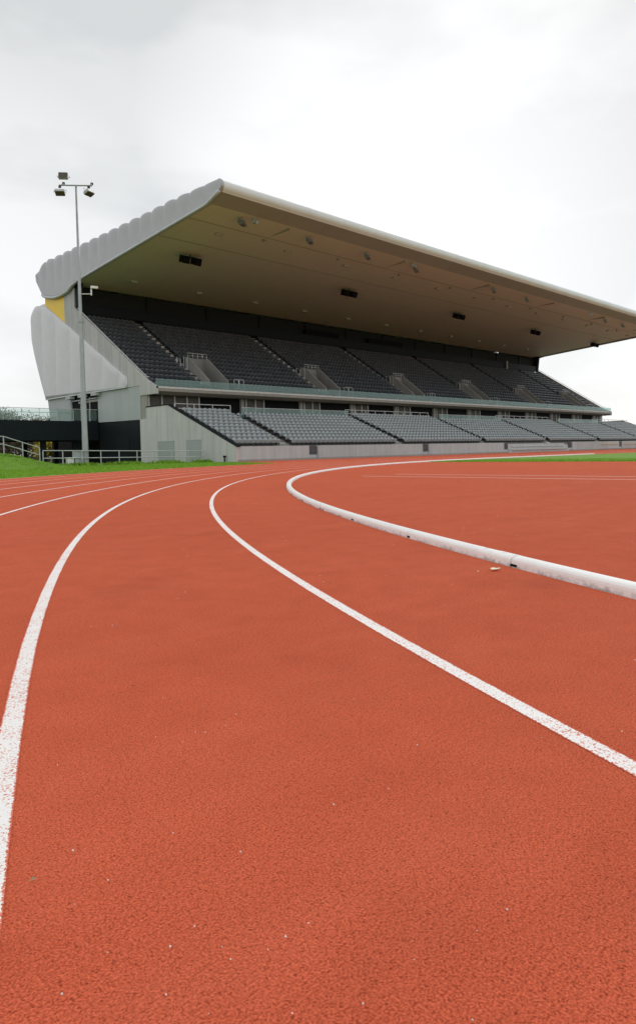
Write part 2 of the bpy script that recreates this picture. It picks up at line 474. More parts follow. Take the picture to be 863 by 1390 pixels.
# ------------------------------------------------------------------ grandstand
GS = thing('grandstand', (40, 70, 0), 'long two-tier concrete grandstand with a huge cantilevered silver roof', 'grandstand')
UT0, UD, UZ0, USL = 66.45, .78, 6.0, .64      # first upper tread
LT0, LD, LZ0, LSL = 55.30, .70, 1.0, .41
UN = 16
def uz(k): return UZ0 + USL*UD*k
def ut(k): return UT0 + UD*k
def lz(k): return LZ0 + LSL*LD*k
def lt(k): return LT0 + LD*k
VOMS = [1.95 + 15.2*i for i in range(6)]      # left faces of the vomitories
VW, VB, VF = 2.1, 71.2, 67.6
# --- upper terrace
def stepped(fn_t, fn_z, k0, k1, zb, tback, below=.35):
    top = []
    for k in range(k0, k1):
        top += [(fn_t(k), fn_z(k)), (fn_t(k+1), fn_z(k))]
    prof = top + [(tback, top[-1][1])] + [(tback, top[-1][1] - below - .1), (fn_t(k0), fn_z(k0) - below)]
    return prof
b = MB()
cuts = []
x = S0 + .18
for v in VOMS:
    b.prism_x(stepped(ut, uz, 0, UN, 0, 79.7), x, v)
    kk = int(math.ceil((VB - UT0)/UD))
    b.prism_x(stepped(ut, uz, kk, UN, 0, 79.7), v, v + VW)
    b.box((v, 65.7, 5.93), (v + VW, VB + .6, 6.0))
    x = v + VW
b.prism_x(stepped(ut, uz, 0, UN, 0, 79.7), x, S1 - .18)
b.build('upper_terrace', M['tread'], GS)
# vomitories
VW_RISE = .62
for i, v in enumerate(VOMS):
    b = MB()
    def pz(t): return UZ0 + USL*(t - UT0) + .50
    for xa in (v - .12, v + VW - .06):
        b.prism_x([(VF, 6.0), (VB, 6.0), (VB, pz(VB) + .22), (VB - .5, pz(VB) + .22), (VF, pz(VF) + .15)], xa, xa + .18)
    b.box((v + .06, VB - .12, 8.15), (v + VW - .06, VB + .06, pz(VB) + .222))
    b.build('vomitory', M['vom'], GS)
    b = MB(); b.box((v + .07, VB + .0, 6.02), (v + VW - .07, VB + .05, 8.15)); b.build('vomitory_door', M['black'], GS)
    b = MB(); z = pz(VB) + .22
    b.tube([(v-.1, VB-.4, z), (v-.1, VB-.4, z+.42), (v+VW, VB-.4, z+.42), (v+VW, VB-.4, z)], .032, 6)
    for q in (.5, 1.05, 1.6): b.tube([(v + q, VB-.4, z), (v + q, VB-.4, z+.42)], .022, 5)
    b.tube([(v-.1, VB-.4, z+.2), (v+VW, VB-.4, z+.2)], .02, 5)
    b.build('vomitory_rail', M['rail'], GS)
    # hoop rails at the head of the aisle and at the foot
    for (xa, ta) in ((v - 1.25, VB - .9), (v - .35, VB - .7)):
        zz = UZ0 + USL*(ta - UT0)
        b = MB(); b.tube([(xa, ta, zz), (xa, ta, zz+1.0), (xa, ta+.55, zz+1.25), (xa, ta+.55, zz+.3)], .03, 6); b.build('aisle_hoop', M['rail'], GS)
    b = MB()
    for xa in (v + VW + .9, v + VW + 1.5):
        b.tube([(xa, 67.1, 6.1), (xa, 67.1, 7.45), (xa + .1, 67.9, 7.6), (xa + .1, 67.9, 6.9)], .032, 6)
    b.tube([(v + VW + .7, 67.5, 7.55), (v + VW + 1.8, 67.5, 7.6)], .03, 6)
    b.build('gangway_rail', M['rail'], GS)
# aisle steps, upper
AI = []
for v in VOMS:
    b = MB(); a0, a1 = v - 1.05, v - .14
    AI.append((a0, a1))
    for k in range(UN):
        z = uz(k)
        b.box((a0, ut(k) + UD*.5, z + .003), (a1, ut(k) + UD - .002, z + USL*UD*.5))
        b.box((a0, ut(k) + UD*.5 - .03, z + USL*UD*.5), (a1, ut(k) + UD*.5 + .06, z + USL*UD*.5 + .02), 1)
        b.box((a0, ut(k+1) - .02, z + USL*UD + .002), (a1, ut(k+1) + .07, z + USL*UD + .022), 1)
    b.build('aisle_steps', [M['step'], M['slabtop']], GS)
# slab, fascia, balustrade
b = MB(); b.prism_x([(65.5, 6.32), (65.5, 6.16), (65.72, 6.16), (65.72, 6.32)], S0 - .02, S1); b.build('slab_edge_strip', M['slabtop'], GS)
b = MB(); b.prism_x([(65.53, 6.15), (65.56, 5.93), (66.4, 5.72), (79.5, 5.72), (79.5, 5.93), (65.75, 5.93), (65.75, 6.15)], S0, S1); b.build('gallery_slab', M['slab'], GS)
b = MB(); b.box((S0 + .2, 65.75, 5.93), (S1 - .2, UT0, 6.0)); b.build('front_gangway', M['tread'], GS)
n = 47
for i in range(n):
    w = (S1 - S0)/n; b = MB(); b.box((S0 + i*w + .006, 65.60, 6.322), (S0 + (i+1)*w - .006, 65.612, 6.96)); b.build('balustrade_glass', M['glass'], GS)
# concourse: rear wall, glazing bays and mullions
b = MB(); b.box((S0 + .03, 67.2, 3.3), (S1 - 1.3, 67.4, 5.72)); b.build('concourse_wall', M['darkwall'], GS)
bays = [(-4.75, .35)] + [(5.4 + 7.6*i, 7.9 + 7.62*i) for i in range(10)] + [(81.4, 83.6)]
for a, c in bays:
    fr = MB(); g = MB(); mu = MB()
    g.box((a, 67.08, 3.3), (c, 67.14, 5.715)); 
    nm = 5 if c - a > 4 else 3
    for j in range(nm):
        x = lerp(a, c, j/(nm-1)) if nm == 5 else [a + .3, (a+c)/2 + .2, c][j]
        mu.box((x - .055, 66.98, 3.3), (x + .055, 67.07, 5.715))
    if nm == 3: mu.box((a - .35, 66.95, 3.3), (a + .02, 67.3, 5.715), 1)
    w = g.build('window', M['frame'], GS)
    mu.build('mullion', [M['mull'], M['slab']], w)
b = MB(); b.box((S1 - 1.25, 66.9, 0), (S1 - .5, 67.6, 5.715)); b.build('end_column', M['mull'], GS)
b = MB(); b.box((S0 - .003, 67.0, 3.0), (S0 + .12, 68.0, 6.3)); b.build('corner_pier', M['slab'], GS)

# --- lower terrace
LA = [1.0, 15.2, 29.2, 43.4, 57.6, 71.9]       # right edge of each lower aisle
ST0, ST1 = 32.7, 46.9                         # presentation steps in the wall
blocks = [(S0 + .2, LA[0] - 1.0)] + [(LA[i], (LA[i+1] - 1.0) if i < 5 else S1 - .3) for i in range(6)]
rows_of = [10, 9, 10, 9, 10, 9, 10]
b = MB()
for (a, c), nr in zip(blocks, rows_of):
    a2 = a - (1.0 if a > 0 else .0)
    top = []
    for k in range(nr): top += [(lt(k), lz(k)), (lt(k+1), lz(k))]
    zt = top[-1][1] + (.02)
    prof = top + [(67.2, zt), (67.2, 0), (lt(0), 0)]
    b.prism_x(prof, a2, c)
b.build('lower_terrace', M['step2'], GS)
for i, a in enumerate(LA):
    b = MB()
    for k in range(9 if i % 2 == 0 else 9):
        z = lz(k)
        b.box((a - .98, lt(k) + .02, z + .003), (a - .03, lt(k) + LD - .002, z + .02))
        b.box((a - .98, lt(k) + LD*.5, z + .02), (a - .03, lt(k) + LD - .002, z + LSL*LD*.5))
    b.build('aisle_steps', M['step'], GS)
# front wall with gates
gates = [2.25, 17.1, 31.68, 47.0, 62.25]
segs = []; x = S0
for g in gates: segs.append((x, g)); x = g + 1.0
segs.append((x, S1))
for a, c in segs:
    if a >= 32.5 and c <= 47.1: continue
    b = MB(); b.box((a, 55.0, 0), (c, 55.3, 1.12)); b.build('front_wall', M['concx'], GS)
b = MB()
b.box((32.69, 55.0, 0), (46.98, 55.3, .30)); b.box((32.69, 55.3, .0), (46.98, 55.302, .2))
b.box((33.2, 54.85, .30), (46.4, 55.30, .36), 1); b.box((33.4, 55.1, .36), (46.0, 55.3, .66)); b.box((33.4, 55.0, .66), (46.0, 55.3, .72), 1)
b.box((32.69, 55.12, .36), (33.4, 55.3, 1.0)); b.box((46.0, 55.12, .36), (46.98, 55.3, .8)); b.box((33.4, 55.15, .72), (46.0, 55.3, 1.0))
b.build('presentation_steps', [M['concx'], M['slabtop']], GS)
for g in gates:
    b = MB()
    b.box((g + .02, 55.10, 0), (g + .98, 55.28, .38), 1)
    for j in range(9): b.tube([(g + .08 + j*.105, 55.12, .38), (g + .08 + j*.105, 55.12, 1.06)], .014, 5)
    for z in (.4, .72, 1.06): b.tube([(g + .04, 55.12, z), (g + .96, 55.12, z)], .02, 5)
    b.box((g + .06, 55.16, .38), (g + .94, 55.17, 1.04))
    b.build('wall_gate', [M['gate'], M['concx']], GS)
for a, c in ((56.5, 61.9), (63.6, 80)):
    b = MB(); b.tube([(a, 54.93, .72), (c, 54.93, .72)], .035, 6); b.build('wall_handrail', M['yrail'], GS)
# low concrete plinth
for a, c in ((S0 - .01, 32.6), (47.1, S1)):
    b = MB(); b.box((a, 54.93, 0), (c, 54.997, .16)); b.build('wall_plinth', M['slab'], GS)
# left wing wall of the lower tier
WT = [(54.98, 0), (68.0, 0), (68.0, 3.66), (67.0, 3.70), (67.0, 4.62), (63.7, 4.62), (54.98, 1.12)]
for xs, nm in ((S0 - .16, 'left'), (S1 + .02, 'right')):
    b = MB(); b.prism_x(WT, xs, xs + .28); w = b.build('wing_wall', M['conc'], GS)
    b = MB(); b.prism_x([(54.9, 1.09), (54.9, 1.19), (63.68, 4.72), (67.0, 4.72), (67.0, 4.63), (63.7, 4.63)], xs - .03, xs + .36); b.build('wall_coping', M['clad_dark'], w)
for (a, c) in ((59.3, 61.2), (62.9, 65.3)):
    b = MB(); b.box((S0 - .205, a, .12), (S0 - .165, c, 1.75)); b.build('louvre', M['louvre'], GS)
# rails / glass behind the lower rows
for i, ((a, c), nr) in enumerate(zip(blocks, rows_of)):
    if nr == 10:
        b = MB(); t0 = 63.1; z0 = lz(9) + .02; x0 = a if a > 0 else S0 + .1
        c2 = c + (.8)
        for z in (z0 + .75, z0 + 1.12): b.tube([(x0, t0, z), (c2, t0, z)], .035, 6)
        nn = max(3, int((c2 - x0)/1.5))
        for j in range(nn + 1): b.tube([(lerp(x0, c2, j/nn), t0, z0), (lerp(x0, c2, j/nn), t0, z0 + 1.12)], .035, 6)
        b.build('row_rail', M['rail'], GS)
    else:
        t0 = lt(9) + .12; z0 = lz(8)
        nn = 6
        for j in range(nn):
            b = MB(); b.box((lerp(a, c, j/nn) + .02, t0, z0 + .1), (lerp(a, c, (j+1)/nn) - .02, t0 + .025, z0 + 1.15)); b.build('platform_glass', M['glass'], GS)
        b = MB(); b.tube([(a, t0 + .012, z0 + 1.18), (c, t0 + .012, z0 + 1.18)], .028, 6); b.build('glass_rail', M['rail'], GS)
# sloping upper side parapets
def parapet(x0, x1):
    b = MB(); b.prism_x([(65.5, 6.33), (65.5, 5.7), (68.0, 5.7), (68.0, 6.55), (70.0, 6.55), (70.0, 7.3), (79.5, 12.45), (79.5, 14.95), (66.9, 6.95)], x0, x1)
    return b.build('side_parapet', M['par'], GS)
parapet(S0 - .10, S0 + .16); parapet(S1 - .16, S1 + .10)
for xs in (S0 + .03, S1):
    b = MB(); o = .20
    b.tube([(xs, 66.6, 6.95 + o), (xs, 67.0, 7.02 + o), (xs, 79.0, 14.62 + o)], .035, 6)
    for j in range(9): 
        t = 67.2 + j*1.4; b.tube([(xs, t, 7.1 + (t-66.9)*.635 - .1), (xs, t, 7.1 + (t-66.9)*.635 + .12)], .02, 5)
    b.build('parapet_rail', M['rail'], GS)
# rear wall behind the top row
b = MB()
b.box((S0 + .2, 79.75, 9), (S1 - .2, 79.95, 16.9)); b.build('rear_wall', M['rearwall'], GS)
b = MB(); b.box((S0 + .2, 79.1, uz(15) + .9), (S1 - .3, 79.2, uz(15) + 1.9)); b.build('rear_upstand', M['clad_dark'], GS)
for i in range(11):
    xx = 3 + 7.6*i
    b = MB(); b.box((xx, 79.6, uz(15)), (xx + .35, 79.74, 16.9)); b.build('rear_post', M['clad_dark'], GS)
for (a, c) in ((25.5, 31.5), (37.5, 45)):
    b = MB(); b.box((a, 79.2, uz(15) + .7), (c, 79.74, uz(15) + 2.6)); b.build('press_box', M['black'], GS)
b = MB(); b.tube([(73.6, 78.9, uz(15)), (73.6, 78.9, uz(15) + 2.1)], .16, 8); b.build('column', M['mull'], GS)
for xs in (S0 + .05, S1 - .5):
    b = MB(); b.prism_x([(79.0, 14.6), (80.4, 15.2), (80.4, 17.0), (78.7, 17.2)], xs, xs + .45); b.build('roof_strut', M['clad_dark'], GS)
# --- left side building face and rear shell
X = S0
b = MB(); b.prism_x([(68.0, 3.67), (75.4, 3.74), (75.4, 6.54), (68.0, 6.54)], X - .06, X + .1); b.build('pale_cladding', M['cladpale'], GS)
b = MB(); b.prism_x([(81.0, 3.8), (85.6, 3.8), (86.15, 6.52), (81.0, 6.54)], X - .06, X + .1); b.build('pale_cladding', M['cladpale'], GS)
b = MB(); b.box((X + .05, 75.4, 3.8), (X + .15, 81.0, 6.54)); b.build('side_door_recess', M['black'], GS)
b = MB()
for t in (75.5, 77.2, 79.0, 80.9): b.box((X - .03, t - .05, 3.8), (X + .06, t + .05, 6.2))
b.box((X - .03, 75.5, 6.0), (X + .06, 80.9, 6.1)); b.build('door_frame', M['cladpale'], GS)
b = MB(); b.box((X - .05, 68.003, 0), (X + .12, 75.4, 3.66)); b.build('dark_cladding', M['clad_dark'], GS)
b = MB(); b.box((X - .075, 70.0, 0), (X - .055, 72.4, 2.35)); b.build('service_door', M['bridge'], GS)
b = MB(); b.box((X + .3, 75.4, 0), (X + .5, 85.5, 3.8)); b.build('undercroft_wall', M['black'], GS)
b = MB(); b.box((X + .2, 85.4, 0), (S1, 85.6, 6.54)); b.build('rear_base_wall', M['clad_dark'], GS)
b = MB(); b.box((S1 - .1, 68.0, 0), (S1 + .05, 85.5, 6.54)); b.build('end_cladding', M['cladpale'], GS)
# concrete between parapet and cladding up to the roof
b = MB(); b.prism_x([(79.5, 12.4), (81.62, 13.6), (81.62, 16.52), (79.5, 16.85)], X - .08, X + .16); b.build('upper_side_panel', M['par'], GS)
b = MB(); b.prism_x([(81.64, 13.6), (85.95, 16.1), (85.9, 17.1), (84.5, 16.76), (83.0, 16.5), (81.64, 16.52)], X - .07, X + .14); b.build('yellow_panel', M['yellow'], GS)

# lower shell: pillowed cladding, with a quilted end face
SH_TOP = [(70.0, 7.42), (85.9, 16.2)]
def sh_top(t):
    if t < 85.6: return 7.42 + (t - 70)*.552
    q = (t - 85.6)/(89.35 - 85.6); zt = 16.04 + .35*math.sin(min(1, q*1.3)*math.pi*.5)
    return zt - 1.15*max(0, (q - .55)/.45)**2
BACK = [(86.1, 6.53), (86.75, 7.56), (87.85, 9.95), (88.6, 11.6), (89.15, 13.2), (89.4, 14.6), (89.3, 15.25)]
def back_t(z):
    for (t0, z0), (t1, z1) in zip(BACK, BACK[1:]):
        if z <= z1: return lerp(t0, t1, (z - z0)/(z1 - z0))
    return BACK[-1][0]
def sh_bot(t):
    if t <= 86.1: return 6.6
    lo, hi = 6.53, 15.25
    for _ in range(30):
        m = (lo+hi)/2
        if back_t(m) < t: lo = m
        else: hi = m
    return lo
def quilt_face(x, tcols, zb, zt, nrow, per, amp, edge):
    """grid on the plane x, pushed outward in pillows `per` wide"""
    b = MB()
    for t in tcols:
        for j in range(nrow+1):
            v = j/nrow; z = lerp(zb(t), zt(t), v)
            ph = abs(math.sin(math.pi*(t)/per + .35*v))
            e = min(1, (1 - v)*(zt(t) - zb(t))/edge)
            push = amp*(ph**.6)*(e**.5) * (.35 + .65*v)
            b.v.append((x - push, t, z))
    m = nrow + 1
    for i in range(len(tcols)-1):
        for j in range(nrow):
            b.f.append((i*m+j, (i+1)*m+j, (i+1)*m+j+1, i*m+j+1)); b.mi.append(0)
    return b
# end cap, shaped as body + quilted skin
cols = [70 + i*.12 for i in range(int(19.3/.12))]
b = quilt_face(X - .24, cols, sh_bot, sh_top, 26, 3.1, .12, .5)
# thickness: rim back to the wall
m = 27; nC = len(cols)
base = len(b.v)
for t in cols: b.v.append((X + .1, t, sh_top(t))); b.v.append((X + .1, t, sh_bot(t)))
for i in range(nC-1):
    b.f.append((i*m+26, (i+1)*m+26, base+2*(i+1), base+2*i)); b.mi.append(0)
    b.f.append(((i+1)*m, i*m, base+2*i+1, base+2*(i+1)+1)); b.mi.append(0)
b.f.append(tuple(range(0, m)) + (base, base+1)); b.mi.append(0)
e0 = (nC-1)*m
b.f.append(tuple(range(e0, e0+m))[::-1] + (base+2*(nC-1)+1, base+2*(nC-1))); b.mi.append(0)
b.build('shell_end', M['silver'], GS, smooth=True)
# the shell running the length of the back, gently scalloped
prof = [(86.0, 6.55)]
for i in range(61):
    z = 6.6 + (15.3 - 6.6)*i/60
    prof.append((back_t(z) + .16*abs(math.sin(z*math.pi/1.5)), z))
prof += [(88.6, 16.3), (86.6, 16.45), (85.7, 15.9), (84.8, 15.4), (84.8, 6.55)]
b = MB(); b.prism_x(prof, X + .02, S1); b.build('rear_shell', M['silver'], GS, smooth=False)
b = MB(); b.box((X - .30, 69.98, 6.52), (X + .02, 86.2, 6.62)); b.build('shell_drip_edge', M['trim'], GS)
for t in (75.4, 80.6, 78.0):
    b = MB(); b.box((X - .55, t - .5, 6.22), (X - .07, t + .5, 6.46)); b.build('canopy_light', M['cladpale'], GS)

# --- roof
SOFF = [(78.1, 17.3), (57.35, 18.98)]
def soff(t): return 18.98 - (t - 57.35)*.0805
def scallop_top(t):
    base = 20.28
    if t > 84: base = 20.35 - .0*(t-84)
    u = (t - 56.1)/1.80
    ph = u - math.floor(u)
    s = .18*(abs(math.sin(math.pi*u))**.5)
    if t < 62: s *= max(.0, (t - 56.1)/6)
    z = base - .04 + s + (.17 if t < 66 else 0)*(66-t)/10
    if t > 85.0: z -= .55*((t-85.0)/1.0)**1.15*.62
    return z
def roof_bot(t):
    if t < 57.35: return lerp(19.54, 18.98, (t - 55.88)/(57.35-55.88))
    if t < 79.0: return soff(t) - .04
    pts = [(79.0, 17.19), (80.2, 16.66), (81.6, 16.50), (83.0, 16.47), (84.5, 16.72), (85.9, 17.1), (87.7, 19.2)]
    for (t0, z0), (t1, z1) in zip(pts, pts[1:]):
        if t <= t1: return lerp(z0, z1, (t-t0)/(t1-t0))
    return 19.2
tops = []
t = 56.15
while t < 87.45: tops.append((t, scallop_top(t))); t += .075
prof_front = [(57.35, 18.98), (55.96, 19.50), (55.84, 19.62), (55.80, 19.80), (55.80, 20.00), (55.84, 20.17), (55.95, 20.28)]
def build_roof():
    skin = MB()
    # upper skin + bullnose as an open sheet
    line = [(56.02, 19.478)] + [(56.15 - .40*math.cos(R(q)), 19.93 + (.43 if q < 0 else .50)*math.sin(R(q))) for q in range(-60, 91, 10)] + tops[2:] + [(87.5, 19.95), (87.7, 19.4), (87.6, 19.1), (86.8, 18.1), (85.9, 17.1), (84.5, 16.76), (83.0, 16.5), (81.6, 16.52), (80.2, 16.68), (79.95, 16.85)]
    n = len(line)
    skin.v = [(S0, y, z) for y, z in line] + [(S1, y, z) for y, z in line]
    for i in range(n-1): skin.f.append((i, i+1, i+1+n, i+n)); skin.mi.append(0)
    rf = skin.build('roof', M['roofskin'], GS, smooth=False)
    b = MB(); b.box((S0, 0, 0), (S0, 0, 0))
    b = MB(); so = [(57.35, 18.98), (60.3, soff(60.3)), (60.34, soff(60.3) + .05), (79.95, soff(79.95))]
    b.v = [(S0, y, z - .004) for y, z in so] + [(S1, y, z - .004) for y, z in so]
    k = len(so)
    b.f = [(i + k, i + 1 + k, i + 1, i) for i in range(k-1)]; b.mi = [0]*(k-1)
    b.build('soffit', M['soffit'], rf)
    fb = MB(); fb.v = [(S0, 56.02, 19.478), (S0, 57.35, 18.974), (S1, 56.02, 19.478), (S1, 57.35, 18.974)]; fb.f = [(2, 3, 1, 0)]; fb.mi = [0]; fb.build('fascia', M['fascia'], rf)
    for xs, sg in ((S0, 1), (S1, -1)):
        cols = [55.752, 55.77, 55.80, 55.85, 55.91] + [55.97 + i*.09 for i in range(int((87.5-55.97)/.09))]
        q = MB(); nrow = 16
        for t in cols:
            zt = scallop_top(t) if t > 56.15 else 19.93 + .50*math.sqrt(max(0, 1 - ((56.15-t)/.4)**2))
            zb = roof_bot(t) if t > 55.95 else 19.93 - .43*math.sqrt(max(0, 1 - ((56.15-t)/.4)**2))
            hgt = max(.02, zt - zb)
            for j in range(nrow+1):
                v = j/nrow; z = lerp(zb, zt, v)
                u = (t - 56.1)/1.8
                ph = abs(math.sin(math.pi*u))**.6
                amp = .13 * (1 if t > 62 else max(0, (t-56.1)/6)) * (v**1.6)
                rnd = .12*(1 - math.sqrt(max(0, 1 - max(0, (v - (1 - .55/max(.6, hgt)))/(.55/max(.6, hgt)))**2)))
                q.v.append((xs - sg*(.30 + amp*ph - rnd), t, z))
        mm = nrow+1
        for i in range(len(cols)-1):
            for j in range(nrow):
                f = (i*mm+j, (i+1)*mm+j, (i+1)*mm+j+1, i*mm+j+1)
                q.f.append(f if sg > 0 else f[::-1]); q.mi.append(0)
        base = len(q.v)
        for i, t in enumerate(cols):
            a = q.v[i*mm]; c = q.v[i*mm+nrow]
            q.v.append((xs, a[1], a[2])); q.v.append((xs, c[1], c[2]))
        for i in range(len(cols)-1):
            q.f.append((i*mm, base+2*i, base+2*(i+1), (i+1)*mm)); q.mi.append(0)
            q.f.append((i*mm+nrow, (i+1)*mm+nrow, base+2*(i+1)+1, base+2*i+1)); q.mi.append(0)
        q.f.append(tuple(range(mm)) + (base+1, base)); q.mi.append(0)
        e0 = (len(cols)-1)*mm; q.f.append(tuple(range(e0, e0+mm))[::-1] + (base+2*(len(cols)-1), base+2*(len(cols)-1)+1)); q.mi.append(0)
        q.build('roof_end', M['endskin'], rf, smooth=True)
        # raised lip along the bottom edge
        lp = MB()
        path = [(xs - sg*.30, t, roof_bot(t) - .02) for t in [55.95, 56.6, 57.3] + [58 + i for i in range(21)] + [79.4, 80.2, 81, 81.8, 82.6, 83.4, 84.2, 84.9, 85.6, 86.0]]
        lp.tube(path, .14, 8); lp.build('roof_trim', M['trim'], rf, smooth=True)
    # transverse cable and joints on the soffit
    jn = MB()
    for t, w in ((60.32, .05), (64.6, .025)):
        jn.box((S0 + .1, t - w, soff(t) - .02), (S1 - .1, t + w, soff(t) - .006))
    for k in range(6):
        x0 = S0 + 8 + 15.2*k
        jn.box((x0 - .02, 57.6, soff(57.6) - .02), (x0 + .02, 60.2, soff(60.2)))
    jn.build('soffit_joint', M['slab'], rf)
build_roof()

# ------------------------------------------------------------------ things hung from the soffit
ORD = ['', 'first', 'second', 'third', 'fourth', 'fifth', 'sixth', 'seventh', 'eighth', 'ninth', 'tenth', 'eleventh', 'twelfth', 'thirteenth', 'fourteenth', 'fifteenth', 'sixteenth', 'seventeenth', 'eighteenth', 'nineteenth', 'twentieth']
def ordw(n):
    if n <= 20: return ORD[n]
    t = {2: 'twenty', 3: 'thirty'}[n//10]
    return (t[:-1] + 'ieth') if n % 10 == 0 else t + '-' + ORD[n % 10]
def near_word(i, n):
    return ordw(i+1) + ' from the left' if i else 'nearest the left roof end'
# speaker pairs
for i, x in enumerate([-.15, 20.4, 41.3, 61.4, 81.8]):
    t0 = 67.0; z = soff(t0)
    r = thing('speaker_cluster', (x, t0, z), 'black speaker pair under the roof, ' + near_word(i, 5), 'loudspeaker', 'black speaker pairs hanging under the roof')
    for dx in (-.60, .60):
        b = MB(); b.obox((x + dx, t0, z - .52), (.80, .60, .62), 0, R(18)); b.obox((x + dx, t0 - .2, z - .66), (.66, .3, .5), 0, R(28))
        b.build('speaker', M['black'], r, bevel=.04)
    b = MB(); b.tube([(x, t0, z), (x, t0, z - .3)], .05, 6); b.tube([(x - .6, t0, z - .22), (x + .6, t0, z - .22)], .03, 6); b.build('bracket', M['black'], r)
# downlights
def downlight(x, t, sz, label, grp):
    z = soff(t)
    r = thing('roof_downlight', (x, t, z), label, 'light', grp)
    b = MB(); b.box((x - sz, t - .16, z - .10), (x + sz, t + .16, z + .02)); b.build('housing', M['lampbody'], r)
    b = MB(); b.box((x - sz*.85, t - .13, z - .125), (x + sz*.85, t + .13, z - .102)); b.build('lens', M['lens'], r)
for i in range(12):
    downlight(-.9 + 7.58*i, 61.8, .36, 'small square lamp in the front soffit row, ' + near_word(i, 12), 'small lamps in the front soffit row')
for i in range(12):
    downlight(-.5 + 7.6*i, 76.1, .34, 'small pale lamp in the rear soffit row, ' + near_word(i, 12), 'small lamps in the rear soffit row')
# floodlights near the front edge
def flood(x, t, label):
    z = soff(t)
    r = thing('floodlight', (x, t, z), label, 'floodlight', 'floodlights along the front of the soffit')
    b = MB(); b.obox((x, t - .05, z - .45), (.62, .34, .40), R(20), R(-35)); b.build('lamp_body', M['flood'], r, bevel=.03)
    b = MB(); b.obox((x + .07, t - .20, z - .57), (.54, .03, .34), R(20), R(-35)); b.build('lens', M['frame'], r)
    b = MB(); b.tube([(x, t, z), (x, t, z - .2)], .05, 6); b.tube([(x-.42, t, z - .4), (x-.42, t, z - .2), (x+.42, t, z - .2), (x+.42, t, z - .4)], .03, 6); b.build('yoke', M['pole'], r)
for i, x in enumerate([-1.5, 5.8, 13.2, 20.5, 35.0, 42.6, 65.0, 71.3]):
    flood(x, 58.1, 'silver floodlight hanging behind the roof front edge, ' + near_word(i, 8))
for i, x in enumerate([-.6, 19.6, 59.4]):
    z = soff(57.6); b = MB(); b.tube([(x, 57.6, z), (x, 57.6, z - .25)], .05, 6); b.obox((x, 57.55, z - .33), (.28, .4, .24), .4, .3)
    o = b.build('soffit_camera', M['pole'], None, origin=(x, 57.6, z)); tag(o, 'small dark camera at the soffit front edge, ' + near_word(i, 3), 'camera', 'small cameras at the soffit edge')
for i in range(9):
    x = 2.9 + 9.1*i; z = soff(60.9); b = MB(); b.box((x, 60.8, z - .06), (x + .45, 60.86, z)); b.box((x + .1, 60.7, z - .16), (x + .16, 60.95, z)); 
    o = b.build('junction_box', M['pole'], None, origin=(x, 60.9, z)); tag(o, 'tiny fitting on the soffit joint, ' + near_word(i, 9), 'fitting', 'tiny fittings along the soffit joint')

# ------------------------------------------------------------------ seats
def seat_geo():
    back = MB(); W = .212
    nx, nz = 6, 6
    for side in (0, 1):
        for j in range(nz+1):
            v = j/nz; z = .36 + .44*v
            for i in range(nx+1):
                u = -1 + 2*i/nx
                w = W*(1 - .10*max(0, (v - .6)/.4)**2)
                zz = z - .085*(abs(u)**2.6)*max(0, (v - .35)/.65)
                y = .06 + .12*v + .10*max(0, v - .55) - .05*(1 - u*u) + (.03 if side else 0)
                back.v.append((u*w, y, zz))
    m = nx+1; o = m*(nz+1)
    for j in range(nz):
        for i in range(nx):
            back.f.append((j*m+i, j*m+i+1, (j+1)*m+i+1, (j+1)*m+i)); back.f.append((o+j*m+i, o+(j+1)*m+i, o+(j+1)*m+i+1, o+j*m+i+1))
    for i in range(nx):
        back.f.append((nz*m+i, nz*m+i+1, o+nz*m+i+1, o+nz*m+i)); back.f.append((i+1, i, o+i, o+i+1))
    for j in range(nz):
        back.f.append((j*m, (j+1)*m, o+(j+1)*m, o+j*m)); back.f.append(((j+1)*m+nx, j*m+nx, o+j*m+nx, o+(j+1)*m+nx))
    back.mi = [0]*len(back.f)
    pan = MB()
    pr = [(-.03, .34), (-.10, .38), (-.185, .60), (-.17, .645), (-.13, .63), (-.04, .44), (.02, .36)]
    pan.prism_x(pr, -.195, .195)
    br = MB(); br.box((-.03, -.03, .20), (.03, .16, .36)); br.box((-.238, -.02, .30), (-.216, .14, .60)); br.box((.216, -.02, .30), (.238, .14, .60))
    br.box((-.238, .02, .24), (.238, .06, .31))
    return back, pan, br
SB, SP, SK = seat_geo()
def seat_proto(kind, mat):
    class P: pass
    bo = None
    meshes = []
    for nm, g, mt in (('backrest', SB, mat), ('seat_pan', SP, mat), ('bracket', SK, M['bracket'])):
        me = bpy.data.meshes.new(nm); me.from_pydata(g.v, [], g.f); me.materials.append(mt)
        if nm == 'backrest': me.polygons.foreach_set('use_smooth', [True]*len(g.f))
        me.update(); meshes.append((nm, me))
    return meshes
def make_seat(meshes, loc, label, cat, grp):
    r = thing('stadium_seat', loc, label, cat, grp)
    for nm, me in meshes:
        o = bpy.data.objects.new(nm, me); COL.objects.link(o); o.parent = r
    return r
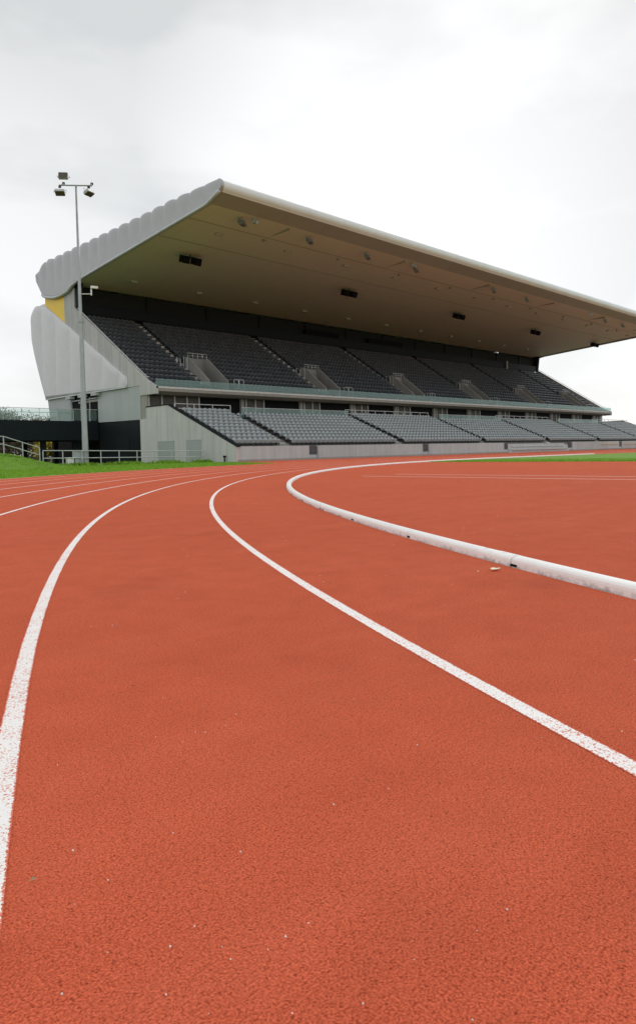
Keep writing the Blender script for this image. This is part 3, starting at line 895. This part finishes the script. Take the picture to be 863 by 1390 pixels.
def seat_stuff(name, meshes, locs, label):
    V = []; F = []; MI = []; off = 0
    vb = []; fb = []; mb = []; o = 0
    for q, (nm, me) in enumerate(meshes):
        for v in me.vertices: vb.append(tuple(v.co))
        for p in me.polygons: fb.append([i + o for i in p.vertices]); mb.append(1 if nm == 'bracket' else 0)
        o = len(vb)
    vb = np.array(vb); nv = len(vb); locs = np.array(locs)
    allv = (vb[None] + locs[:, None]).reshape(-1, 3)
    faces = []
    for k in range(len(locs)):
        d = k*nv; faces += [[i + d for i in f] for f in fb]; MI += mb
    me = bpy.data.meshes.new(name); me.from_pydata(allv.tolist(), [], faces)
    me.materials.append(meshes[0][1].materials[0]); me.materials.append(meshes[2][1].materials[0])
    me.polygons.foreach_set('material_index', MI); me.update()
    ob = bpy.data.objects.new(name, me); COL.objects.link(ob)
    return stuff(ob, label, 'seats')
PITCH = .5
low = []
BN = ['the end block beside the concrete wing wall', 'the glass-backed block right of the first lower aisle', 'the third lower block', 'the fourth lower block', 'the fifth lower block', 'the sixth lower block', 'the last lower block']
for bi, ((a, c), nr) in enumerate(zip(blocks, rows_of)):
    for k in range(nr):
        n = int((c - a)/PITCH)
        for j in range(n):
            low.append((a + .25 + j*PITCH, lt(k) + .44, lz(k), bi, k, j))
    if nr == 9:      # companion seats in pairs on the accessible platform
        x = a + .6
        while x < c - 1:
            for d in (0, .5): low.append((x + d, lt(9) + 1.2, lz(8) + .02, bi, 99, int((x-a)*10) + int(d*2)))
            x += 3.1
# a row of dark seats standing on the wall where the presentation steps are
def dist(q): return (q[0]-CAM.x)**2 + (q[1]-CAM.y)**2 + q[2]**2
ml = seat_proto('l', M['seat_l']); mdk = seat_proto('d', M['seat_d'])
up = []
ub = [(S0 + .35, VOMS[0] - 1.0)] + [(v - .0, (VOMS[i+1] - 1.0) if i < 5 else S1 - .3) for i, v in enumerate(VOMS)]
for bi, (a, c) in enumerate(ub):
    for k in range(UN):
        n = int((c - a)/PITCH); seq = 0
        for j in range(n):
            x = a + .28 + j*PITCH; y = ut(k) + .5
            if any(v - .3 < x < v + VW + .4 and y < VB + .5 for v in VOMS): continue
            seq += 1; up.append((x, y, uz(k), 10 + bi, k, seq - 1))
for j in range(int((S1 - S0 - 1)/PITCH)):          # first row directly behind the glass
    x = S0 + .5 + j*PITCH
    if any(v - .2 < x < v + VW + 1.2 for v in VOMS): continue
    up.append((x, 66.05, 5.99, 20, 99, j))
allq = sorted(low + up, key=dist)
cnt = 0; rl = []; ru = []
for q in allq:
    upper = q[3] >= 10
    if cnt < 300 and q[4] != 99 and q[3] in (0, 1, 10, 11):
        cnt += 1
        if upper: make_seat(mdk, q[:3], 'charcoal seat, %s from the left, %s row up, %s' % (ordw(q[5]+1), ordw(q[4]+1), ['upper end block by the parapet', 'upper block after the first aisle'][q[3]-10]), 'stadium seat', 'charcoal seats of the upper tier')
        else: make_seat(ml, q[:3], 'light grey seat, %s from the left, %s row from the front, %s' % (ordw(q[5]+1), ordw(q[4]+1), ['wing wall block', 'glass-backed block'][q[3]]), 'stadium seat', 'light grey seats of the lower tier')
    else: (ru if upper else rl).append(q)
seat_stuff('lower_seating', ml, [q[:3] for q in rl], 'light grey tip-up seats filling the rest of the lower tier')
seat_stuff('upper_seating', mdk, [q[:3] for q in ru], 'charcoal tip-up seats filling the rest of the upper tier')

# ------------------------------------------------------------------ footbridge
FB = thing('footbridge', (-20, 77.5, 0), 'dark steel footbridge with glass balustrade leading to the side door', 'footbridge')
b = MB(); b.box((-60, 75.5, 2.12), (S0 - .07, 75.7, 3.86)); b.box((-60, 81.0, 2.12), (S0 - .07, 81.2, 3.86)); b.build('edge_beam', M['bridge'], FB)
b = MB(); b.box((-60, 75.7, 3.4), (S0 - .07, 81.0, 3.8)); b.build('deck', M['tread'], FB)
x = -60.0
while x < S0 - .5:
    x1 = min(x + 1.55, S0 - .15)
    b = MB(); b.box((x + .03, 75.58, 3.92), (x1 - .03, 75.60, 4.86)); b.build('glass_pane', M['glass_clear'], FB)
    x += 1.55
b = MB(); b.tube([(-60, 75.62, 4.93), (S0 - .1, 75.62, 4.93)], .03, 6)
b.tube([(-60, 81.1, 4.93), (S0 - .1, 81.1, 4.93)], .03, 6)
x = -60.0
while x < S0: 
    b.tube([(x, 75.64, 3.87), (x, 75.64, 4.93)], .03, 5); b.tube([(x, 81.1, 3.87), (x, 81.1, 4.93)], .03, 5); x += 1.55
b.build('handrail', M['rail'], FB)
for x in (-9.85, -6.9, -24, -40):
    b = MB(); b.box((x - .2, 76.2, -.02), (x + .2, 76.6, 2.15)); b.box((x - .2, 80.3, -.02), (x + .2, 80.7, 2.15)); b.build('pier', M['bridge'], FB)

# ------------------------------------------------------------------ railing in front
RL = thing('metal_railing', (-16.4, 61.5, 0), 'pale two-rail metal railing on the grass, sloping up the bank at its left end', 'railing')
P = [(-26.0, 61.5), (-23.5, 61.5), (-21.2, 61.5), (-20.0, 61.6), (-18.84, 61.6), (-17.65, 61.55), (-16.55, 61.5)]
def rz(x):  # ground under the railing
    return bank(x, 61.5)
def ln(f): return (lerp(-16.35, -5.45, f), lerp(61.45, 58.3, f))
top = [(x, y, rz(x) + 1.12) for x, y in P]; mid = [(x, y, rz(x) + .62) for x, y in P]
b = MB(); b.tube(top, .035, 6); b.tube(mid, .035, 6)
Q = [ln(i/9) for i in range(10)]
b.tube([(x, y, 1.10 - .25*i/9) for i, (x, y) in enumerate(Q)], .035, 6); b.tube([(x, y, .58 - .14*i/9) for i, (x, y) in enumerate(Q)], .035, 6)
b.build('rail', M['galv'], RL)
for i, (x, y) in enumerate(P):
    b = MB(); b.tube([(x, y, rz(x) - .1), (x, y, rz(x) + 1.12)], .04, 6); b.build('post', M['galv'], RL)
for i, (x, y) in enumerate(Q):
    b = MB(); b.tube([(x, y, -.05), (x, y, 1.10 - .25*i/9)], .04, 6); b.build('post', M['galv'], RL)

# ------------------------------------------------------------------ lamp mast
px_, py_ = -13.55, 61.0
LP = thing('lamp_mast', (px_, py_, 0), 'tall tapered grey lamp mast standing on the grass beside the grandstand', 'lamp mast')
b = MB(); zs = [0, 2.0, 2.05, 10.0, 10.05, 19.25]; rs = [.215, .205, .195, .130, .118, .068]
n = 14
for z, r_ in zip(zs, rs):
    for k in range(n):
        a = 2*math.pi*k/n; b.v.append((px_ + r_*math.cos(a), py_ + r_*math.sin(a), z - .03))
for i in range(len(zs)-1):
    for k in range(n): b.f.append((i*n+k, i*n+(k+1)%n, (i+1)*n+(k+1)%n, (i+1)*n+k)); b.mi.append(0)
b.f.append(tuple((len(zs)-1)*n+k for k in range(n))); b.mi.append(0)
b.build('pole', M['pole'], LP, smooth=True)
b = MB(); b.tube([(px_, py_, 9.9), (px_, py_, 10.08)], .19, 12); b.build('collar', M['pole'], LP)
b = MB(); b.tube([(px_, py_ , 0), (px_, py_, .06)], .36, 12); b.build('base_flange', M['pole'], LP)
# cross arm: runs roughly across the view
ax = Vector((.78, -.62, 0)).normalized(); pn = Vector((.62, .78, 0))
topc = Vector((px_, py_, 19.2))
b = MB(); b.tube([topc - ax*1.12, topc + ax*1.08], .05, 8); 
b.build('cross_arm', M['pole'], LP)
def stub(c, sgn):
    b = MB(); a = c + pn*.55 + Vector((0,0,.33)); d = c - pn*.55 - Vector((0,0,.30)) 
    b.tube([a, d], .045, 6); b.obox(a, (.14,.14,.14)); b.obox(d, (.14,.14,.14)); b.build('arm_bracket', M['bracket'], LP); return a, d
def lamp(c, rz, rx, up=False):
    b = MB(); b.obox(c, (.64, .46, .22), rz, rx); o = b.build('lamp_head', M['lampbody'], LP, bevel=.05)
    mt = Matrix.Translation(c) @ Matrix.Rotation(rz, 4, 'Z') @ Matrix.Rotation(rx, 4, 'X')
    g = MB(); g.v = [tuple(mt @ Vector(q)) for q in [(-.30,-.20,-.126),(.30,-.20,-.126),(.30,.20,-.126),(-.30,.20,-.126)]]; g.f = [(0,3,2,1)]; g.mi = [0]; g.build('lamp_lens', M['frame'], o)
    y = MB(); pts = [mt @ Vector(q) for q in [(-.40,0,-.02),(-.40,0,.20),(0,0,.27),(.40,0,.20),(.40,0,-.02)]]; y.tube(pts, .022, 5); y.build('yoke', M['galv'], o)
cL = topc - ax*.95; cR = topc + ax*.95
aL, dL = stub(cL, -1); aR, dR = stub(cR, 1)
lamp(aL + Vector((.0, 0, .50)), R(-38), R(-100))
lamp(dL + Vector((0, 0, -.38)), R(-38), R(-28))
lamp(dR + Vector((0, 0, -.38)), R(20), R(-24))
# camera on the mast
CC = thing('security_camera', (px_ + .12, py_, 11.85), 'small white security camera on an arm halfway up the lamp mast', 'camera')
b = MB(); b.tube([(px_ + .1, py_, 11.85), (px_ + .62, py_ - .45, 11.85)], .03, 6); b.tube([(px_ + .62, py_ - .45, 11.75), (px_ + .62, py_ - .45, 12.2)], .05, 6); b.build('arm', M['white'], CC)
b = MB(); b.obox((px_ + .78, py_ - .58, 12.3), (.5, .17, .17), R(-20), 0); b.build('camera_body', M['white'], CC, bevel=.03)
# cabinets at the foot
b = MB(); b.box((-14.35, 60.9, -.05), (-13.72, 61.35, 1.06)); o = b.build('electrical_cabinet', M['cabinet'], None, origin=(-14, 61.1, 0), bevel=.02); tag(o, 'grey metal electrical cabinet at the foot of the lamp mast', 'cabinet')
b = MB(); b.box((-14.32, 60.885, .1), (-13.76, 60.897, 1.0)); b.tube([(-13.85, 60.87, .5), (-13.85, 60.87, .62)], .012, 5)
p_ = b.build('cabinet_door', M['cladpale'], o)
b = MB(); b.box((-14.85, 60.95, .02), (-14.42, 61.3, .55)); b.box((-14.9, 60.9, .55), (-14.37, 61.35, .60)); o = b.build('utility_box', M['white'], None, origin=(-14.6, 61.1, 0), bevel=.015); tag(o, 'small white utility box left of the grey cabinet', 'utility box')
b = MB(); b.tube([(-5.2, 56.2, 0), (-5.2, 56.2, .38)], .05, 8); b.obox((-5.2, 56.2, .42), (.16, .16, .12)); o = b.build('drain_marker', M['black'], None, origin=(-5.2, 56.2, 0)); tag(o, 'short dark marker post on the grass by the wing wall', 'post')

# ------------------------------------------------------------------ trees and hedge beyond the bridge
def tree(x, y, h, r, mat, label, dens=1500, seed=1, bare=.0):
    rn = random.Random(seed); z0 = bank(x, y)
    root = thing('tree', (x, y, z0), label, 'tree', 'trees beyond the footbridge')
    b = MB(); b.tube([(x, y, z0 - .1), (x + .1, y, z0 + h*.3), (x + .2*rn.random(), y, z0 + h*.75)], .06*r + .08, 8, r2=.04)
    tips = []
    for i in range(16):
        a = rn.random()*6.28; el = .3 + rn.random()*.9; st = z0 + h*(.2 + .45*rn.random()); ln_ = r*(.5 + .5*rn.random())
        e = (x + math.cos(a)*math.cos(el)*ln_, y + math.sin(a)*math.cos(el)*ln_, min(z0 + h, st + math.sin(el)*ln_*1.2))
        b.tube([(x, y, st), tuple((p+q)/2 + rn.uniform(-.1, .1) for p, q in zip((x, y, st), e)), e], .055, 5, r2=.015); tips.append(e)
        for q in range(3):
            e2 = tuple(c + rn.uniform(-1, 1)*r*.3 for c in e); b.tube([e, e2], .018, 4, r2=.006); tips.append(e2)
    b.build('trunk', M['bark'], root)
    c = MB()
    tips = [e for e in tips if e[2] < z0 + h*.96]
    cl = [(t_, .5 + .5*rn.random()) for t_ in tips]
    for i in range(dens):
        t_, cr = rn.choice(cl); s = rn.uniform(.08, .19)*(r/2.8)**.5
        p = Vector(t_) + Vector((rn.gauss(0, 1), rn.gauss(0, 1), rn.gauss(0, .8)))*cr*r*.28
        if p.z < z0 + .2: continue
        u = Vector((rn.gauss(0,1), rn.gauss(0,1), rn.gauss(0,1))).normalized(); w = u.orthogonal().normalized(); 
        c.add([p - u*s, p + w*s*.6, p + u*s, p - w*s*.6], [(0,1,2,3)])
    c.build('crown', mat, root)
TR = [(-3.4, 108, 6.2, 2.6, 'leaf_b', 'grey-green tree seen through the bridge glass at the left edge', 13000),
      (.6, 112, 6.4, 2.8, 'leaf_b', 'bushy dull green tree behind the middle of the bridge glass', 13000),
      (-7.9, 112, 6.4, 2.8, 'leaf_a', 'brown-green tree farthest left behind the bridge', 13000),
      (3.6, 108, 6.0, 2.3, 'leaf_a', 'brownish tree nearest the grandstand side wall', 13000),
      (-.6, 95, 3.6, 1.7, 'leaf_c', 'small yellow-green tree under the footbridge', 9000),
      (-12.5, 110, 7.0, 3.0, 'leaf_b', 'dull green tree beyond the left end of the bridge', 1800)]
for i, (x, y, h, r, mt, lb, dn) in enumerate(TR): tree(x, y, h, r, M[mt], lb, dn, i + 3)
h = MB(); rn = random.Random(5)
for i in range(48000):
    x = rn.uniform(-26, 9); y = rn.uniform(97.5, 101.5); z = rn.random()**.8*3.9*(1 + .12*math.sin(x*1.3))
    s = rn.uniform(.06, .15); p = Vector((x, y, z)); u = Vector((rn.gauss(0,.6), rn.gauss(0,.6), rn.gauss(0,1))).normalized(); w = u.orthogonal().normalized()
    h.add([p - u*s*1.6, p + w*s*.5, p + u*s*1.6, p - w*s*.5], [(0,1,2,3)])
stuff(h.build('hedge', M['hedge']), 'dense brown autumn hedge behind the footbridge', 'hedge')

# ------------------------------------------------------------------ grass blades and small litter
def blades(name, n, gen, label, hmin, hmax, mat):
    b = MB(); rn = random.Random(11); k = 0
    while k < n:
        q = gen(rn)
        if q is None: continue
        x, y, z = q; h_ = rn.uniform(hmin, hmax); a = rn.random()*3.14; w = .012 + h_*.10; lx, ly = rn.gauss(0, .35)*h_, rn.gauss(0, .35)*h_
        dx, dy = math.cos(a)*w, math.sin(a)*w
        o = len(b.v); b.v += [(x-dx, y-dy, z), (x+dx, y+dy, z), (x+lx, y+ly, z+h_)]; b.f.append((o, o+1, o+2)); b.mi.append(0); k += 1
    return stuff(b.build(name, mat), label, 'grass')
def verge(rn):
    x = rn.uniform(-34, -5.2); y = rn.uniform(36, 68)
    r = math.hypot(x, y)
    if r < RO - .02: return None
    if x > -9.2 and y < 55 and y > 46 and x > -9.2 + (55-y)*-.0 + (y-46.2)*.45: return None
    if r > RO + 2.5 and rn.random() < .45: return None
    if rn.random() < max((-24 - x)/10, (44 - y)/8, (y - 62)/6): return None
    return (x, y, bank(x, y) - .02)
blades('grass', 60000, verge, 'short green grass of the verge between the track and the railing', .03, .085, M['blade'])
def tall(rn):
    x = rn.uniform(-16.5, -5.2); f = (x + 16.35)/10.9; y = lerp(61.4, 58.2, f) + rn.gauss(0, .25)
    return (x, y, -.02) if rn.random() < .5 + .5*math.sin(x*2.1) else None
blades('long_grass', 2500, tall, 'tufts of longer grass along the foot of the railing', .12, .32, M['blade'])
def inf(rn):
    y = rn.uniform(18, 36.4); x = -9.6 + rn.random()**2*8
    if math.hypot(min(x, 0), y) > KR - .4: return None
    if x < -8.4 - (36-y)*.06: return None
    if rn.random() < (x + 7)/5.4 or rn.random() < (26 - y)/8: return None
    return (x, y, .0)
blades('infield_grass_blades', 14000, inf, 'mown green grass along the infield edge', .02, .05, M['blade'])
# white flecks scattered over the track
b = MB(); rn = random.Random(3)
fx, fy = math.cos(R(45)), math.sin(R(45))
for i in range(280):
    d = .8 + rn.random()**1.6*14; a = R(45) + rn.uniform(-.75, .5)
    x = CAM.x + math.cos(a)*d; y = CAM.y + math.sin(a)*d
    s = rn.uniform(.0008, .0026)*(1 + d*.09)
    an = rn.random()*3; p = [(x + math.cos(an + q*2.1)*s*rn.uniform(.6, 1.2), y + math.sin(an + q*2.1)*s, .0045) for q in range(3)]
    b.add(p + [(x, y, .0045 + s)], [(0,1,3), (1,2,3), (2,0,3)])
stuff(b.build('paint_flecks', M['fleck']), 'tiny white flecks scattered on the red track', 'flecks')
b = MB()
for i in range(70):
    d = .9 + rn.random()**1.5*10; a = R(45) + rn.uniform(-.75, .5); x = CAM.x + math.cos(a)*d; y = CAM.y + math.sin(a)*d
    an = rn.random()*3.1; l_ = rn.uniform(.002, .007); w_ = l_*.22; dx, dy = math.cos(an), math.sin(an)
    b.add([(x - dx*l_, y - dy*l_, .005), (x - dy*w_, y + dx*w_, .008), (x + dx*l_, y + dy*l_, .006), (x + dy*w_, y - dx*w_, .005)], [(0,1,2,3)])
stuff(b.build('dust_and_clippings', M['dust']), 'tiny grey-green clippings lying on the red track', 'clippings')
def litter(x, y, s, rz, label, mat, nm):
    b = MB(); pts = []
    for k in range(9):
        a = k/9*6.28; r_ = s*(.85 + .2*math.sin(k*2.3))
        pts.append((x + math.cos(a+rz)*r_*1.2, y + math.sin(a+rz)*r_*.75, .010 + .22*s*abs(math.sin(a))))
    pts.append((x, y, .01)); b.add(pts, [(k, (k+1) % 9, 9) for k in range(9)])
    b.add([(q[0], q[1], q[2] - .002) for q in pts], [((k+1) % 9, k, 9) for k in range(9)])
    o = b.build(nm, mat, None, origin=(x, y, 0)); tag(o, label, 'leaf'); return o
litter(-33.11, 16.98, .034, .5, 'curled pale dry leaf lying beside the white kerb', M['leaf'], 'dry_leaf')
litter(-33.22, 17.02, .007, 1.5, 'tiny leaf scrap just left of the dry leaf', M['leaf'], 'leaf_scrap')

# ------------------------------------------------------------------ world, light, camera
w = bpy.data.worlds.new('World'); scene.world = w; w.use_nodes = True
t = w.node_tree; bg = t.nodes['Background']
sky = N(t, 'ShaderNodeTexSky'); sky.sky_type = 'NISHITA'; sky.sun_disc = False
SUN_EL, SUN_AZ = 42, 20           # the sun sits behind the clouds, towards +X
sky.sun_elevation = R(SUN_EL); sky.sun_rotation = R(90 - SUN_AZ)
tc = N(t, 'ShaderNodeTexCoord')
mp = N(t, 'ShaderNodeMapping'); mp.inputs['Scale'].default_value = (1, 1, 2.2); L(t, tc.outputs['Generated'], mp.inputs['Vector'])
n1 = noise(t, 1.7, 5, .52, vec=mp.outputs[0]); n2 = noise(t, 4.5, 4, .5, vec=mp.outputs[0])
cl = math_n(t, 'ADD', math_n(t, 'MULTIPLY', n1, .72), math_n(t, 'MULTIPLY', n2, .28))
def blob(dirv, width):
    d = N(t, 'ShaderNodeVectorMath', operation='DOT_PRODUCT'); nn = N(t, 'ShaderNodeVectorMath', operation='NORMALIZE')
    L(t, tc.outputs['Generated'], nn.inputs[0]); L(t, nn.outputs[0], d.inputs[0]); d.inputs[1].default_value = Vector(dirv).normalized()
    return ramp(t, d.outputs['Value'], math.cos(R(width)), 1.0)
BLOBS = []
CLOUD_BASE = ramp(t, cl, .42, .58)
v = math_n(t, 'MULTIPLY', CLOUD_BASE, .50)
for dirv, wd, amt in (((.80, .61, .44), 20, .75), ((1, .35, .10), 22, .40), ((.38, 1.03, .31), 12, .25), ((.49, .92, .55), 26, -.35), ((.7, .71, .74), 16, -.35), ((.96, .45, .42), 13, -.30), ((.2, 1, .9), 22, -.15)):
    v = math_n(t, 'ADD', v, math_n(t, 'MULTIPLY', blob(dirv, wd), amt))
v = math_n(t, 'ADD', v, .10, clamp=True)
cloud = mix_rgb(t, v, (5.9, 6.0, 6.0), (9.6, 9.6, 9.6))
L(t, mix_rgb(t, .93, sky.outputs[0], cloud), bg.inputs['Color'])
bg.inputs['Strength'].default_value = .1
sun = bpy.data.lights.new('sun', 'SUN'); sun.energy = .6; sun.angle = R(25); sun.color = (1, .97, .93)
so = bpy.data.objects.new('sun', sun); COL.objects.link(so)
sd = Vector((math.cos(R(SUN_AZ))*math.cos(R(SUN_EL)), math.sin(R(SUN_AZ))*math.cos(R(SUN_EL)), math.sin(R(SUN_EL))))
so.rotation_euler = sd.to_track_quat('Z', 'Y').to_euler(); so.location = (0, 0, 60)

F, PIT, ROL, TH = 952.9, -.0397, -.0221, .7797
def ray(X_, Y_):
    c, s = math.cos(ROL), math.sin(ROL); X2, Y2 = c*X_ - s*Y_, s*X_ + c*Y_
    c, s = math.cos(PIT), math.sin(PIT); d = (X2, c - s*Y2, s + c*Y2)
    U = (math.cos(TH), math.sin(TH)); V = (-U[1], U[0])
    return Vector((d[0]*U[0] + d[1]*U[1], d[0]*V[0] + d[1]*V[1], d[2]))
f0 = ray(0, 0); xr = ray(1, 0) - f0; yu = ray(0, 1) - f0
cam = bpy.data.cameras.new('camera'); co = bpy.data.objects.new('camera', cam); COL.objects.link(co)
rot = Matrix((xr.normalized(), yu.normalized(), -f0.normalized())).transposed()
co.matrix_world = Matrix.Translation(CAM) @ rot.to_4x4()
cam.sensor_fit = 'HORIZONTAL'; cam.sensor_width = 36; cam.lens = 36*F/863
cam.shift_y = -45/863; cam.clip_start = .05; cam.clip_end = 6000
scene.camera = co
vs = scene.view_settings; vs.view_transform = 'Standard'; vs.look = 'None'; vs.exposure = .28; vs.gamma = 1
scene.cycles.max_bounces = 8; scene.cycles.transparent_max_bounces = 12
for o in bpy.data.objects:
    if '_w' in o: del o['_w']
